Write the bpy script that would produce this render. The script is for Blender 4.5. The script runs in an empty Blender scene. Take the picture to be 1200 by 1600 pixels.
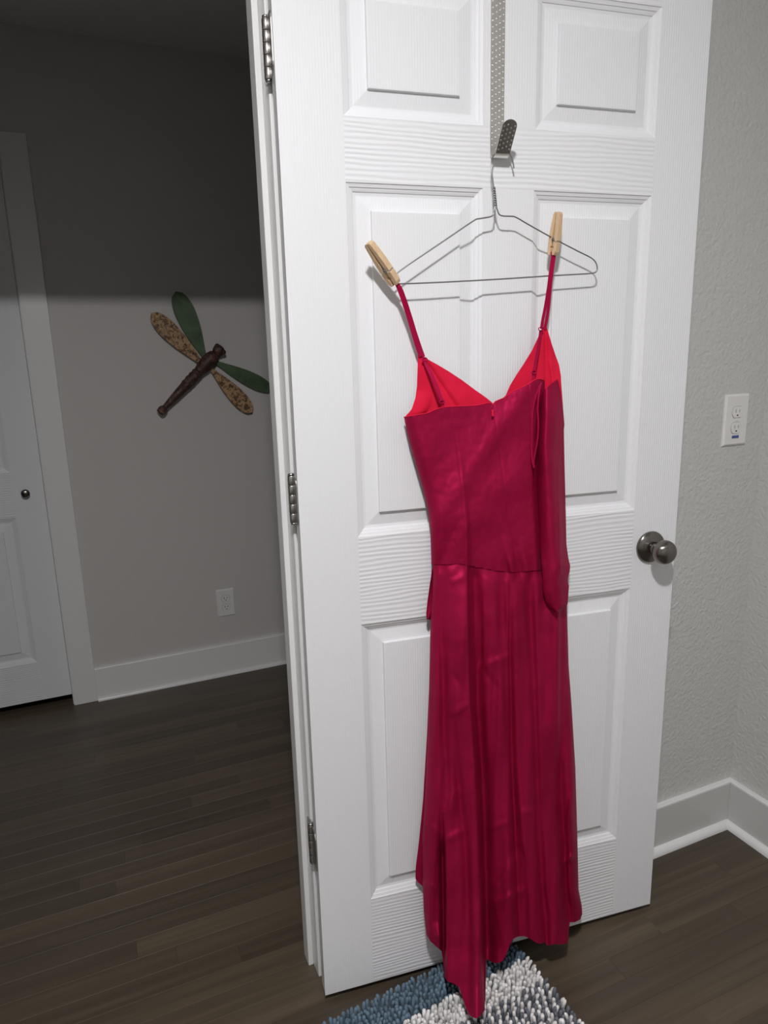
import bpy, math, random
import numpy as np
from mathutils import Vector, Matrix, noise

random.seed(7)
SC = bpy.context.scene
COL = SC.collection

# ------------------------------------------------------------------ camera, world, exposure
TH = math.radians(7.1)          # the open door stands this far off its wall
GAP = 0.018                     # gap under the door
CT, ST = math.cos(TH), math.sin(TH)
F_PX = 1073.317
CAM_D = np.array([-0.189277, -1.200678, 1.326070])       # camera in the door's own frame
R_D = np.array([[0.95844546, -0.28409827, -0.02589351],  # rows: right, down, forward
                [-0.08657359, -0.20317595, -0.97530741],
                [0.27182221, 0.93702065, -0.21932848]])


def dh(p):
    """door frame -> house frame"""
    return Vector((p[0] * CT + p[1] * ST, -p[0] * ST + p[1] * CT, p[2] + GAP))


def dirh(v):
    return Vector((v[0] * CT + v[1] * ST, -v[0] * ST + v[1] * CT, v[2]))


cam = bpy.data.cameras.new('camera')
cam_o = bpy.data.objects.new('camera', cam)
COL.objects.link(cam_o)
right, down, fwd = dirh(R_D[0]), dirh(R_D[1]), dirh(R_D[2])
m = Matrix.Identity(4)
for i in range(3):
    m[i][0], m[i][1], m[i][2] = right[i], -down[i], -fwd[i]
m.translation = dh(CAM_D)
cam_o.matrix_world = m
cam.sensor_fit = 'VERTICAL'
cam.sensor_height = 24.0
cam.lens = F_PX / 1600.0 * 24.0
cam.clip_start = 0.02
SC.camera = cam_o

world = bpy.data.worlds.new('world')
SC.world = world
world.use_nodes = True
world.node_tree.nodes['Background'].inputs[0].default_value = (0.5, 0.55, 0.6, 1)
world.node_tree.nodes['Background'].inputs[1].default_value = 0.0

LAMP_POS = (-0.38, -1.25, 2.440)      # the room's flush ceiling lamp (its glowing disc), built further down
LAMP_RADIUS = 0.07
LAMP_STRENGTH = 850.0
LAMP_COLOR = (1.0, 0.985, 0.985, 1)

SC.view_settings.view_transform = 'Standard'
SC.view_settings.look = 'None'
SC.view_settings.gamma = 1.0
SC.view_settings.exposure = 0.0
SC.view_settings.use_curve_mapping = False


def unproj(px, py, w):
    """photo measurement -> point in the door frame, w metres in front of the door face"""
    d = R_D.T @ np.array([(px - 600) / F_PX, (py - 800) / F_PX, 1.0])
    t = (-w - CAM_D[1]) / d[1]
    return CAM_D + t * d


def unproj_arr(px, py, w):
    v = np.stack([(px - 600) / F_PX, (py - 800) / F_PX, np.ones_like(px)], -1) @ R_D
    t = (-w - CAM_D[1]) / v[..., 1]
    return CAM_D + t[..., None] * v


# ------------------------------------------------------------------ helpers
class MB:
    def __init__(s):
        s.v, s.f = [], []

    def add(s, verts, faces):
        o = len(s.v)
        s.v += [tuple(map(float, p)) for p in verts]
        s.f += [tuple(i + o for i in f) for f in faces]
        return s

    def box(s, a, b):
        x0, y0, z0 = a
        x1, y1, z1 = b
        return s.add([(x0, y0, z0), (x1, y0, z0), (x1, y1, z0), (x0, y1, z0), (x0, y0, z1), (x1, y0, z1), (x1, y1, z1), (x0, y1, z1)],
                     [(0, 3, 2, 1), (4, 5, 6, 7), (0, 1, 5, 4), (1, 2, 6, 5), (2, 3, 7, 6), (3, 0, 4, 7)])

    def tube(s, pts, r, n=8, cap=True):
        pts = [Vector(p) for p in pts]
        k = len(pts)
        rs = r if hasattr(r, '__len__') else [r] * k
        up = None
        vs, fs = [], []
        for i, p in enumerate(pts):
            t = (pts[min(i + 1, k - 1)] - pts[max(i - 1, 0)])
            if t.length < 1e-9:
                t = Vector((0, 0, 1))
            t.normalize()
            if up is None:
                up = Vector((0, 0, 1)) if abs(t.z) < .9 else Vector((1, 0, 0))
            a = t.cross(up)
            if a.length < 1e-6:
                a = t.cross(Vector((0.3, 0.8, 0.2)))
            a.normalize()
            b = a.cross(t).normalized()
            up = b
            for j in range(n):
                q = 2 * math.pi * j / n
                vs.append(p + (a * math.cos(q) + b * math.sin(q)) * rs[i])
        for i in range(k - 1):
            for j in range(n):
                fs.append((i * n + j, i * n + (j + 1) % n, (i + 1) * n + (j + 1) % n, (i + 1) * n + j))
        if cap:
            fs.append(tuple(range(n))[::-1])
            fs.append(tuple((k - 1) * n + j for j in range(n)))
        return s.add(vs, fs)

    def lathe(s, prof, origin, axis, n=32, ex=1.0):
        """prof: list of (distance along axis, radius)"""
        ax = Vector(axis).normalized()
        up = Vector((0, 0, 1)) if abs(ax.z) < .9 else Vector((1, 0, 0))
        a = ax.cross(up).normalized()
        b = a.cross(ax).normalized()
        o = Vector(origin)
        vs, fs = [], []
        for d, r in prof:
            for j in range(n):
                q = 2 * math.pi * j / n
                vs.append(o + ax * d + (a * math.cos(q) + b * math.sin(q) * ex) * max(r, 1e-5))
        for i in range(len(prof) - 1):
            for j in range(n):
                fs.append((i * n + j, (i + 1) * n + j, (i + 1) * n + (j + 1) % n, i * n + (j + 1) % n))
        fs.append(tuple(range(n)))
        fs.append(tuple((len(prof) - 1) * n + j for j in range(n))[::-1])
        return s.add(vs, fs)

    def ribbon(s, pts, width, thick, side=None):
        """flat band swept along pts; side = direction of its width (else in the door plane)"""
        pts = [Vector(p) for p in pts]
        k = len(pts)
        vs, fs = [], []
        for i, p in enumerate(pts):
            t = (pts[min(i + 1, k - 1)] - pts[max(i - 1, 0)]).normalized()
            a = Vector(side) if side is not None else t.cross(Vector((0, 1, 0)))
            a = (a - t * a.dot(t)).normalized()
            b = a.cross(t).normalized()
            wd = width[i] if hasattr(width, '__len__') else width
            for ca, cb in ((-.5, -.5), (.5, -.5), (.5, .5), (-.5, .5)):
                vs.append(p + a * wd * ca + b * thick * cb)
        for i in range(k - 1):
            for j in range(4):
                fs.append((i * 4 + j, i * 4 + (j + 1) % 4, (i + 1) * 4 + (j + 1) % 4, (i + 1) * 4 + j))
        fs.append((0, 1, 2, 3))
        fs.append(tuple((k - 1) * 4 + j for j in (3, 2, 1, 0)))
        return s.add(vs, fs)

    def prism(s, poly, o, ax, ay, az, depth):
        """polygon (in ax, ay) extruded along az by +-depth/2"""
        o, ax, ay, az = map(Vector, (o, ax, ay, az))
        n = len(poly)
        vs = [o + ax * p[0] + ay * p[1] - az * depth / 2 for p in poly] + [o + ax * p[0] + ay * p[1] + az * depth / 2 for p in poly]
        fs = [tuple(range(n))[::-1], tuple(range(n, 2 * n))] + [(i, (i + 1) % n, n + (i + 1) % n, n + i) for i in range(n)]
        return s.add(vs, fs)

    def build(s, name, mat, parent=None, off=(0, 0, 0), smooth=False, sharp=None):
        me = bpy.data.meshes.new(name)
        o = Vector(off)
        me.from_pydata([tuple(Vector(p) - o) for p in s.v], [], s.f)
        me.materials.append(mat)
        if smooth:
            me.polygons.foreach_set('use_smooth', [True] * len(me.polygons))
            if sharp is not None:
                try:
                    me.set_sharp_from_angle(angle=math.radians(sharp))
                except Exception:
                    pass
        me.validate()
        me.update()
        ob = bpy.data.objects.new(name, me)
        COL.objects.link(ob)
        if parent is not None:
            ob.parent = parent
        return ob


def bevel(o, w=0.002, seg=2):
    md = o.modifiers.new('bevel', 'BEVEL')
    md.width = w
    md.segments = seg
    md.limit_method = 'ANGLE'
    return o


def tag(o, label=None, cat=None, group=None, kind=None):
    if label:
        o['label'] = label
    if cat:
        o['category'] = cat
    if group:
        o['group'] = group
    if kind:
        o['kind'] = kind
    return o


def empty(name, loc, rz=0.0):
    e = bpy.data.objects.new(name, None)
    e.empty_display_size = 0.05
    e.location = loc
    e.rotation_euler = (0, 0, rz)
    COL.objects.link(e)
    return e


def door_root(name, base):
    """an Empty in the open door's orientation; base in the door frame"""
    return empty(name, dh(base), -TH)


def spline(pts, n=8):
    """Catmull-Rom through pts"""
    P = [np.array(p, float) for p in pts]
    P = [2 * P[0] - P[1]] + P + [2 * P[-1] - P[-2]]
    out = []
    for i in range(1, len(P) - 2):
        for k in range(n):
            t = k / n
            a, b, c, d = P[i - 1:i + 3]
            out.append(.5 * (2 * b + (c - a) * t + (2 * a - 5 * b + 4 * c - d) * t * t + (3 * b - a - 3 * c + d) * t ** 3))
    out.append(P[-2])
    return out


# ------------------------------------------------------------------ materials
def new_mat(name, color, rough=.5, metal=0.0, **kw):
    mt = bpy.data.materials.new(name)
    mt.use_nodes = True
    b = mt.node_tree.nodes['Principled BSDF']
    b.inputs['Base Color'].default_value = (*color, 1)
    b.inputs['Roughness'].default_value = rough
    b.inputs['Metallic'].default_value = metal
    for k, v in kw.items():
        b.inputs[k.replace('_', ' ')].default_value = v
    return mt


def N(mt, t, **kw):
    n = mt.node_tree.nodes.new(t)
    for k, v in kw.items():
        setattr(n, k, v)
    return n


def L(mt, a, b):
    mt.node_tree.links.new(a, b)


def coords(mt, scale=(1, 1, 1), out='Object', rot=(0, 0, 0)):
    tc = N(mt, 'ShaderNodeTexCoord')
    mp = N(mt, 'ShaderNodeMapping')
    mp.inputs['Scale'].default_value = scale
    mp.inputs['Rotation'].default_value = rot
    L(mt, tc.outputs[out], mp.inputs['Vector'])
    return mp.outputs['Vector']


def noise_tex(mt, vec, scale, detail=2, rough=.5, dist=0.0):
    n = N(mt, 'ShaderNodeTexNoise')
    n.inputs['Scale'].default_value = scale
    n.inputs['Detail'].default_value = detail
    n.inputs['Roughness'].default_value = rough
    n.inputs['Distortion'].default_value = dist
    L(mt, vec, n.inputs['Vector'])
    return n.outputs['Fac']


def bump(mt, height, strength, dist):
    b = N(mt, 'ShaderNodeBump')
    b.inputs['Strength'].default_value = strength
    b.inputs['Distance'].default_value = dist
    L(mt, height, b.inputs['Height'])
    L(mt, b.outputs['Normal'], mt.node_tree.nodes['Principled BSDF'].inputs['Normal'])
    return b


def ramp(mt, fac, stops):
    r = N(mt, 'ShaderNodeValToRGB')
    e = r.color_ramp.elements
    while len(e) < len(stops):
        e.new(.5)
    for i, (p, c) in enumerate(stops):
        e[i].position = p
        e[i].color = (*c, 1)
    L(mt, fac, r.inputs['Fac'])
    return r.outputs['Color']


def base_in(mt):
    return mt.node_tree.nodes['Principled BSDF'].inputs['Base Color']


WHITE = (0.79, 0.795, 0.82)


def grain_mat(name, horizontal, strength=.5):
    """white paint over embossed wood grain: wavy lines along the board"""
    mt = new_mat(name, WHITE, .55, Specular_IOR_Level=.3)
    wv = N(mt, 'ShaderNodeTexWave', wave_type='BANDS', bands_direction='Z' if horizontal else 'X', wave_profile='SIN')
    wv.inputs['Scale'].default_value = 38 if horizontal else 62
    wv.inputs['Distortion'].default_value = 9.0 if horizontal else 4.0
    wv.inputs['Detail'].default_value = 2
    wv.inputs['Detail Scale'].default_value = .35 if horizontal else .12
    wv.inputs['Detail Roughness'].default_value = .6
    L(mt, coords(mt, (.22, 1, 1) if horizontal else (1, 1, .12)), wv.inputs['Vector'])
    n2 = noise_tex(mt, coords(mt, (14, 1, 300) if horizontal else (420, 1, 8)), 1.0, 2, .5)
    mk = noise_tex(mt, coords(mt, (6, 1, 22) if horizontal else (30, 1, 4)), 1.0, 2, .5)
    mu = N(mt, 'ShaderNodeMath', operation='MULTIPLY')
    L(mt, wv.outputs['Fac'], mu.inputs[0])
    L(mt, mk, mu.inputs[1])
    mx = N(mt, 'ShaderNodeMath', operation='MULTIPLY_ADD')
    L(mt, n2, mx.inputs[0])
    mx.inputs[1].default_value = .30
    L(mt, mu.outputs[0], mx.inputs[2])
    bump(mt, mx.outputs[0], strength, .0010 if horizontal else .0006)
    return mt


M = {}
M['door_v'] = grain_mat('white_door_vertical_grain', False, .6)
M['door_h'] = grain_mat('white_door_horizontal_grain', True, 1.0)
M['mould'] = new_mat('white_door_moulding', WHITE, .5, Specular_IOR_Level=.35)
M['trim'] = new_mat('white_trim_gloss', (.80, .80, .80), .3)
bump(M['trim'], noise_tex(M['trim'], coords(M['trim']), 60, 2), .08, .002)
M['wall'] = new_mat('grey_wall_paint', (.60, .60, .585), .55)
n_ = noise_tex(M['wall'], coords(M['wall']), 95, 3, .55)
bump(M['wall'], n_, .65, .005)
M['wall_hall'] = new_mat('hall_wall_paint', (.61, .585, .575), .55)
bump(M['wall_hall'], noise_tex(M['wall_hall'], coords(M['wall_hall']), 95, 3, .55), .3, .004)
M['basegrey'] = new_mat('grey_baseboard_face', (.60, .60, .59), .4)  # grey for the board's face; its top and shoe use the white trim
M['ceil'] = new_mat('ceiling_paint', (.86, .86, .85), .8)
bump(M['ceil'], noise_tex(M['ceil'], coords(M['ceil']), 70, 3), .4, .004)

wood = new_mat('dark_oak_floor', (.07, .055, .04), .42)
oi = N(wood, 'ShaderNodeObjectInfo')
vadd = N(wood, 'ShaderNodeVectorMath', operation='ADD')
vm = N(wood, 'ShaderNodeMath', operation='MULTIPLY')
L(wood, oi.outputs['Random'], vm.inputs[0])
vm.inputs[1].default_value = 91.0
L(wood, coords(wood, (1.3, 46, 1), 'Object'), vadd.inputs[0])
L(wood, vm.outputs[0], vadd.inputs[1])
tcv = vadd.outputs[0]
gr2 = noise_tex(wood, tcv, 1.0, 5, .62, .3)
mx = N(wood, 'ShaderNodeMath', operation='MULTIPLY_ADD')
L(wood, oi.outputs['Random'], mx.inputs[0])
mx.inputs[1].default_value = .26
mx2 = N(wood, 'ShaderNodeMath', operation='MULTIPLY')
L(wood, gr2, mx2.inputs[0])
mx2.inputs[1].default_value = .85
L(wood, mx2.outputs[0], mx.inputs[2])
c_ = ramp(wood, mx.outputs[0], [(.25, (.050, .037, .025)), (.55, (.080, .060, .040)), (.85, (.124, .093, .062))])
L(wood, c_, base_in(wood))
bump(wood, gr2, .12, .002)
M['wood'] = wood

M['nickel'] = new_mat('brushed_nickel', (.20, .185, .17), .27, 1.0)
M['nickel'].node_tree.nodes['Principled BSDF'].inputs['Anisotropic'].default_value = .6
M['chrome'] = new_mat('polished_hinge_steel', (.42, .40, .38), .34, 1.0)
M['hook'] = new_mat('brushed_hook_steel', (.80, .78, .73), .38, 1.0)
M['hook_back'] = new_mat('darkened_polished_hook_steel', (.36, .34, .32), .20, 1.0)  # polished strap back; darkened colour stands in for the dark floor it reflects
M['wire'] = new_mat('galvanised_wire', (.33, .33, .33), .38, 1.0)
M['black'] = new_mat('dark_slot', (.02, .02, .02), .6)
M['plate'] = new_mat('white_plastic', (.80, .79, .77), .3)
M['slotgrey'] = new_mat('outlet_gap_grey', (.38, .37, .36), .5)
M['blue'] = new_mat('blue_strip', (.05, .10, .28), .4)
M['pinwood'] = new_mat('birch_clothespin', (.66, .46, .28), .6)
pv = ramp(M['pinwood'], noise_tex(M['pinwood'], coords(M['pinwood'], (300, 300, 30)), 1, 3), [(.25, (.56, .38, .22)), (.75, (.72, .52, .33))])
L(M['pinwood'], pv, base_in(M['pinwood']))


def satin(name, dark, light, rough=.42, metal=.42, wrinkle=.22):
    mt = new_mat(name, light, rough, metal)
    b = mt.node_tree.nodes['Principled BSDF']
    b.inputs['Specular IOR Level'].default_value = .12
    b.inputs['Specular Tint'].default_value = (1, .45, .6, 1)
    n = noise_tex(mt, coords(mt, (1, 1, 1)), 9, 5, .6)
    L(mt, ramp(mt, n, [(.3, dark), (.7, light)]), base_in(mt))
    f1 = noise_tex(mt, coords(mt, (34, 34, 6)), 1, 3, .5, .5)
    bump(mt, f1, wrinkle, .010)
    return mt


M['satin'] = satin('crimson_satin', (.30, .006, .042), (.375, .009, .058), .54, .40, .10)
M['lining'] = satin('red_lining', (.66, .012, .045), (.74, .016, .058), .6, .0, .1)
M['band'] = satin('crimson_satin_band', (.38, .006, .050), (.46, .010, .068), .4, .3, .05)
M['teal'] = new_mat('teal_chenille', (.13, .20, .265), .9)
M['cream'] = new_mat('white_chenille', (.90, .87, .85), .9)
M['slate'] = new_mat('slate_chenille', (.15, .16, .19), .9)
M['matbase'] = new_mat('mat_backing', (.12, .13, .15), .9)
for k in ('teal', 'cream', 'slate'):
    mt = M[k]
    c = base_in(mt).default_value
    nn = noise_tex(mt, coords(mt), 55, 2)
    L(mt, ramp(mt, nn, [(.3, tuple(.7 * x for x in c[:3])), (.7, tuple(min(1, 1.2 * x) for x in c[:3]))]), base_in(mt))
    bump(mt, noise_tex(mt, coords(mt), 900, 2), .5, .001)


def painted(name, stops, scale, stretch=(1, 1, 1), rough=.55, dist=1.0):
    mt = new_mat(name, stops[0][1], rough)
    n = noise_tex(mt, coords(mt, stretch), scale, 5, .7, dist)
    L(mt, ramp(mt, n, stops), base_in(mt))
    bump(mt, n, .3, .002)
    return mt


M['wing_g'] = painted('green_painted_wing', [(.3, (.035, .06, .025)), (.55, (.07, .125, .05)), (.8, (.11, .17, .08))], 14)
M['wing_t'] = painted('tan_crackled_wing', [(.40, (.09, .04, .018)), (.47, (.22, .115, .05)), (.52, (.46, .29, .14)), (.8, (.55, .37, .19))], 52, (1, 1, 1))
M['dfbody'] = painted('dark_carved_wood', [(.35, (.025, .012, .010)), (.55, (.08, .035, .028)), (.66, (.26, .15, .075))], 60)

# ------------------------------------------------------------------ the setting: shell
WY = 0.060          # room face of the doorway wall
WYB = 0.175         # its hall face
HY = 1.698          # hall wall face
XR = 1.254          # right room wall face
XL_, YB = -2.02, -2.52
CEIL = 2.462
X0, X1 = -2.14, 2.10
OPEN_L, JX = -0.815, 0.006     # opening between the jambs


def struct(name, mb, mat, parent=None, **k):
    o = mb.build(name, mat, parent, **k)
    if parent is None:
        o['kind'] = 'structure'
    return o


# floor with separate oak strips
floor = struct('floor', MB().box((X0, YB - .1, -.06), (X1, HY + .6, -.019)), M['wood'])
PW = 0.0572


def plank_mesh(mb, xa, xb, ya, yb, e=.00012, dz=0.0):
    c = .00025
    x0, x1, y0, y1 = xa + e, xb - e, ya + e, yb - e
    z1 = dz
    vs = [(x0, y0, -.019), (x1, y0, -.019), (x1, y1, -.019), (x0, y1, -.019),
          (x0, y0, z1 - c), (x1, y0, z1 - c), (x1, y1, z1 - c), (x0, y1, z1 - c),
          (x0 + c, y0 + c, z1), (x1 - c, y0 + c, z1), (x1 - c, y1 - c, z1), (x0 + c, y1 - c, z1)]
    fs = [(0, 1, 5, 4), (1, 2, 6, 5), (2, 3, 7, 6), (3, 0, 4, 7), (4, 5, 9, 8), (5, 6, 10, 9), (6, 7, 11, 10), (7, 4, 8, 11), (8, 9, 10, 11)]
    mb.add(vs, fs)


rest = MB()
y = YB - .05
rp = random.Random(3)
while y < HY + .3:
    y2 = y + PW
    inview = -.36 < y2 and y < HY - .02
    if inview:
        x = -1.25 - rp.random() * .5
        xs = [x]
        while x < XR + .02:
            x += rp.choice([.38, .5, .62, .78, .95, 1.15])
            xs.append(x)
        for a, b in zip(xs[:-1], xs[1:]):
            mb = MB()
            cx, cy = (a + b) / 2, (y + y2) / 2
            plank_mesh(mb, a - cx, b - cx, y - cy, y2 - cy, dz=-rp.random() * .0003)
            o = mb.build('plank', M['wood'], floor)
            o.location = (cx, cy, 0)
        plank_mesh(rest, X0, xs[0], y, y2)
        if xs[-1] < X1:
            plank_mesh(rest, xs[-1], X1, y, y2)
    else:
        plank_mesh(rest, X0, X1, y, y2)
    y = y2
o = rest.build('plank_field', M['wood'], floor)
o['kind'] = 'stuff'

struct('ceiling', MB().box((X0, YB - .1, CEIL), (X1, HY + .6, CEIL + .08)), M['ceil'])
wf = MB()
HEAD = 2.0545
wf.box((JX + .019, WY, 0), (X1, WYB, CEIL)).box((X0, WY, 0), (OPEN_L - .019, WYB, CEIL)).box((OPEN_L - .019, WY, HEAD + .019), (JX + .019, WYB, CEIL))
struct('wall_front', wf, M['wall'])
struct('wall_right', MB().box((XR, YB, 0), (XR + .1, WY, CEIL)), M['wall'])
struct('wall_left', MB().box((XL_ - .1, YB, 0), (XL_, WY, CEIL)), M['wall'])
struct('wall_back', MB().box((XL_ - .1, YB - .1, 0), (XR + .1, YB, CEIL)), M['wall'])
# hall wall with the closet opening
CLR = -.502
CLL = -1.300
wh = MB().box((CLR + .02, HY, 0), (X1, HY + .1, CEIL)).box((X0, HY, 0), (CLL - .02, HY + .1, CEIL)).box((CLL - .02, HY, 2.06), (CLR + .02, HY + .1, CEIL))
struct('wall_hall', wh, M['wall_hall'])
struct('wall_hall_end_right', MB().box((X1 - .1, WYB, 0), (X1, HY, CEIL)), M['wall'])
struct('wall_hall_end_left', MB().box((X0, WYB, 0), (X0 + .1, HY, CEIL)), M['wall'])
struct('wall_closet_back', MB().box((CLL - .1, HY + .55, 0), (CLR + .1, HY + .6, CEIL)), M['wall'])


# baseboards: board plus shoe moulding
def baseboard(name, a, b, nrm, h=.140, t=.016, shoe=.0165, face=None):
    """a, b: wall-face points on the floor; nrm: into the room"""
    a, b, n = Vector((*a, 0)), Vector((*b, 0)), Vector((*nrm, 0))
    d = (b - a)
    ln = d.length
    d.normalize()
    prof = [(0, 0), (t, 0), (t, h - .004), (t - .003, h), (0, h)]
    if face is not None:
        prof = [(0, 0), (t, 0), (t, h - .006), (0, h - .006)]
    o = struct(name, MB().prism(prof, a + d * ln / 2, n, (0, 0, 1), d, ln), face or M['trim'])
    if face is not None:
        cp = [(0, h - .006), (t + .0004, h - .006), (t + .0004, h - .001), (t - .001, h), (0, h)]
        MB().prism(cp, a + d * ln / 2, n, (0, 0, 1), d, ln).build('cap', M['trim'], o)
    q = [(t, 0)] + [(t + shoe * math.cos(x), shoe * 1.15 * math.sin(x)) for x in [i * math.pi / 2 / 6 for i in range(7)]]
    MB().prism(q, a + d * ln / 2, n, (0, 0, 1), d, ln).build('shoe_moulding', M['trim'], o, smooth=True, sharp=40)
    return o


baseboard('baseboard_front', (.080, WY), (XR, WY), (0, -1), face=M['basegrey'])
baseboard('baseboard_right', (XR, WY - .0165), (XR, YB), (-1, 0), face=M['basegrey'])
baseboard('baseboard_hall', (-.409, HY), (X1 - .1, HY), (0, -1), shoe=.012)
baseboard('baseboard_hall_front', (X1 - .1, WYB), (.09, WYB), (0, 1), shoe=.012)

# doorway jamb, stop and casings (trim_1), closet casing (trim_2)
trim1 = MB()
trim1.box((JX, WY + .004, 0), (JX + .019, WYB, HEAD)).box((OPEN_L - .019, WY + .004, 0), (OPEN_L, WYB, HEAD)).box((OPEN_L - .019, WY + .004, HEAD), (JX + .019, WYB, HEAD + .019))
t1 = bevel(struct('trim_1', trim1, M['trim']), .0025, 2)
for nm, a, b in (('door_stop', (JX - .0115, .1015, 0), (JX, .137, HEAD)), ('door_stop', (OPEN_L, .1015, 0), (OPEN_L + .0115, .137, HEAD)), ('door_stop', (OPEN_L + .0115, .1015, HEAD - .0115), (JX - .0115, .137, HEAD))):
    bevel(MB().box(a, b).build(nm, M['trim'], t1), .002, 2)
for y0, y1 in ((WY - .014, WY), (WYB, WYB + .017)):
    bevel(MB().box((JX + .006, y0, 0), (JX + .066, y1, HEAD + .066)).build('casing', M['trim'], t1), .002)
    bevel(MB().box((OPEN_L - .066, y0, 0), (OPEN_L - .006, y1, HEAD + .066)).build('casing', M['trim'], t1), .002)
    bevel(MB().box((OPEN_L - .006, y0, HEAD + .006), (JX + .006, y1, HEAD + .066)).build('casing', M['trim'], t1), .002)

t2 = bevel(struct('trim_2', MB().box((-.4985, HY - .018, 0), (-.409, HY, 2.127)), M['trim']), .002)
bevel(MB().box((CLL - .10, HY - .018, 2.036), (-.4985, HY, 2.127)).build('casing', M['trim'], t2), .002)
bevel(MB().box((CLL - .10, HY - .018, 0), (CLL - .005, HY, 2.036)).build('casing', M['trim'], t2), .002)
MB().box((-.502, HY - .002, 0), (-.482, HY + .1, 2.06)).build('jamb', M['trim'], t2)
MB().box((CLL - .02, HY - .002, 0), (CLL, HY + .1, 2.06)).build('jamb', M['trim'], t2)
MB().box((CLL, HY - .002, 2.042), (-.502, HY + .1, 2.06)).build('jamb', M['trim'], t2)


# ------------------------------------------------------------------ moulded panel doors
PROFILE = [(0, 0), (.0006, .0016), (.0030, .0026), (.0062, .0036), (.0068, .0052), (.0100, .0064), (.0126, .0078), (.0132, .0094),
           (.0180, .0104), (.0195, .0104), (.0430, .0062), (.0438, .0010), (.0450, .0006)]


def panel_mesh(u0, u1, v0, v1, prof=PROFILE, wscale=1.0):
    """moulded raised panel: nested loops from its outer edge in; face at y=0, depth towards +y"""
    mb = MB()
    vs, fs = [], []
    for d, dep in prof:
        d *= wscale
        vs += [(u0 + d, dep, v0 + d), (u1 - d, dep, v0 + d), (u1 - d, dep, v1 - d), (u0 + d, dep, v1 - d)]
    for i in range(len(prof) - 1):
        for j in range(4):
            fs.append((i * 4 + j, i * 4 + (j + 1) % 4, i * 4 + 4 + (j + 1) % 4, i * 4 + 4 + j))
    k = (len(prof) - 1) * 4
    fs.append((k, k + 1, k + 2, k + 3))
    return mb.add(vs, fs)


def panel(u0, u1, v0, v1, parent, wscale=1.0):
    """smooth white moulding around a field with embossed grain"""
    o = panel_mesh(u0, u1, v0, v1, wscale=wscale).build('panel', M['mould'], parent)
    o.data.materials.append(M['door_v'])
    for p in list(o.data.polygons)[-13:]:
        p.material_index = 1
    return o


W, HT, T = .8128, 2.032, .035
U1, U2 = .1077, .3563
U3, U4 = W - U2, W - U1
VB1, VB2, VM1, VM2, VT1, VT2 = .2112, .8277, 1.0016, 1.6128, 1.7130, 1.9285

door = door_root('door_1', (0, 0, 0))
tag(door, kind='structure')
MB().box((.0005, .011, .0005), (W - .0005, T, HT - .0005)).build('core', M['door_v'], door)
ED = .011


def slab(name, a, b, mat):
    o = MB().box((a[0], 0, a[1]), (b[0], ED, b[1])).build(name, mat, door)
    return o


for a, b in (((0, 0), (U1, HT)), ((U4, 0), (W, HT))):
    o = MB().box((a[0], 0, a[1]), (b[0], T if 0 else ED, b[1])).build('stile', M['door_v'], door)
# rounded outer edges of the slab (edge bands)
for v0, v1 in ((0, VB1), (VB2, VM1), (VM2, VT1), (VT2, HT)):
    slab('rail', (U1, v0), (U4, v1), M['door_h'])
for v0, v1 in ((VB1, VB2), (VM1, VM2), (VT1, VT2)):
    slab('mullion', (U2, v0), (U3, v1), M['door_v'])
for a, b in ((U1, U2), (U3, U4)):
    for v0, v1 in ((VB1, VB2), (VM1, VM2), (VT1, VT2)):
        panel(a, b, v0, v1, door)
MB().box((0, ED, 0), (.004, T, HT)).build('edge_band', M['trim'], door)
MB().box((W - .004, ED, 0), (W, T, HT)).build('edge_band', M['trim'], door)

# knob: round rose, neck, ball
kn = empty('door_knob', (.7485, 0, .917))
kn.parent = door
ROSE = [(0, .0335), (.0035, .0345), (.006, .0335), (.008, .031), (.011, .0245), (.0135, .018), (.0155, .0145)]
MB().lathe(ROSE, (0, 0, 0), (0, -1, 0), 48).build('rose', M['nickel'], kn, smooth=True)
MB().lathe([(.015, .0142), (.020, .0118), (.027, .0112), (.032, .0135)], (0, 0, 0), (0, -1, 0), 32).build('neck', M['nickel'], kn, smooth=True)
bp = [(.030, .012), (.0325, .0165), (.036, .0205)]
bp += [(.0515 + .0135 * 0, .0)]
bp = [(.0300, .0125), (.0318, .0160), (.0345, .0198), (.0385, .0232), (.0435, .0252), (.0490, .0256), (.0545, .0244), (.0590, .0218), (.0625, .0178), (.0648, .0128), (.0662, .0070), (.0667, .0)]
MB().lathe(bp, (0, 0, 0), (0, -1, 0), 48).build('ball', M['nickel'], kn, smooth=True)

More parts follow.
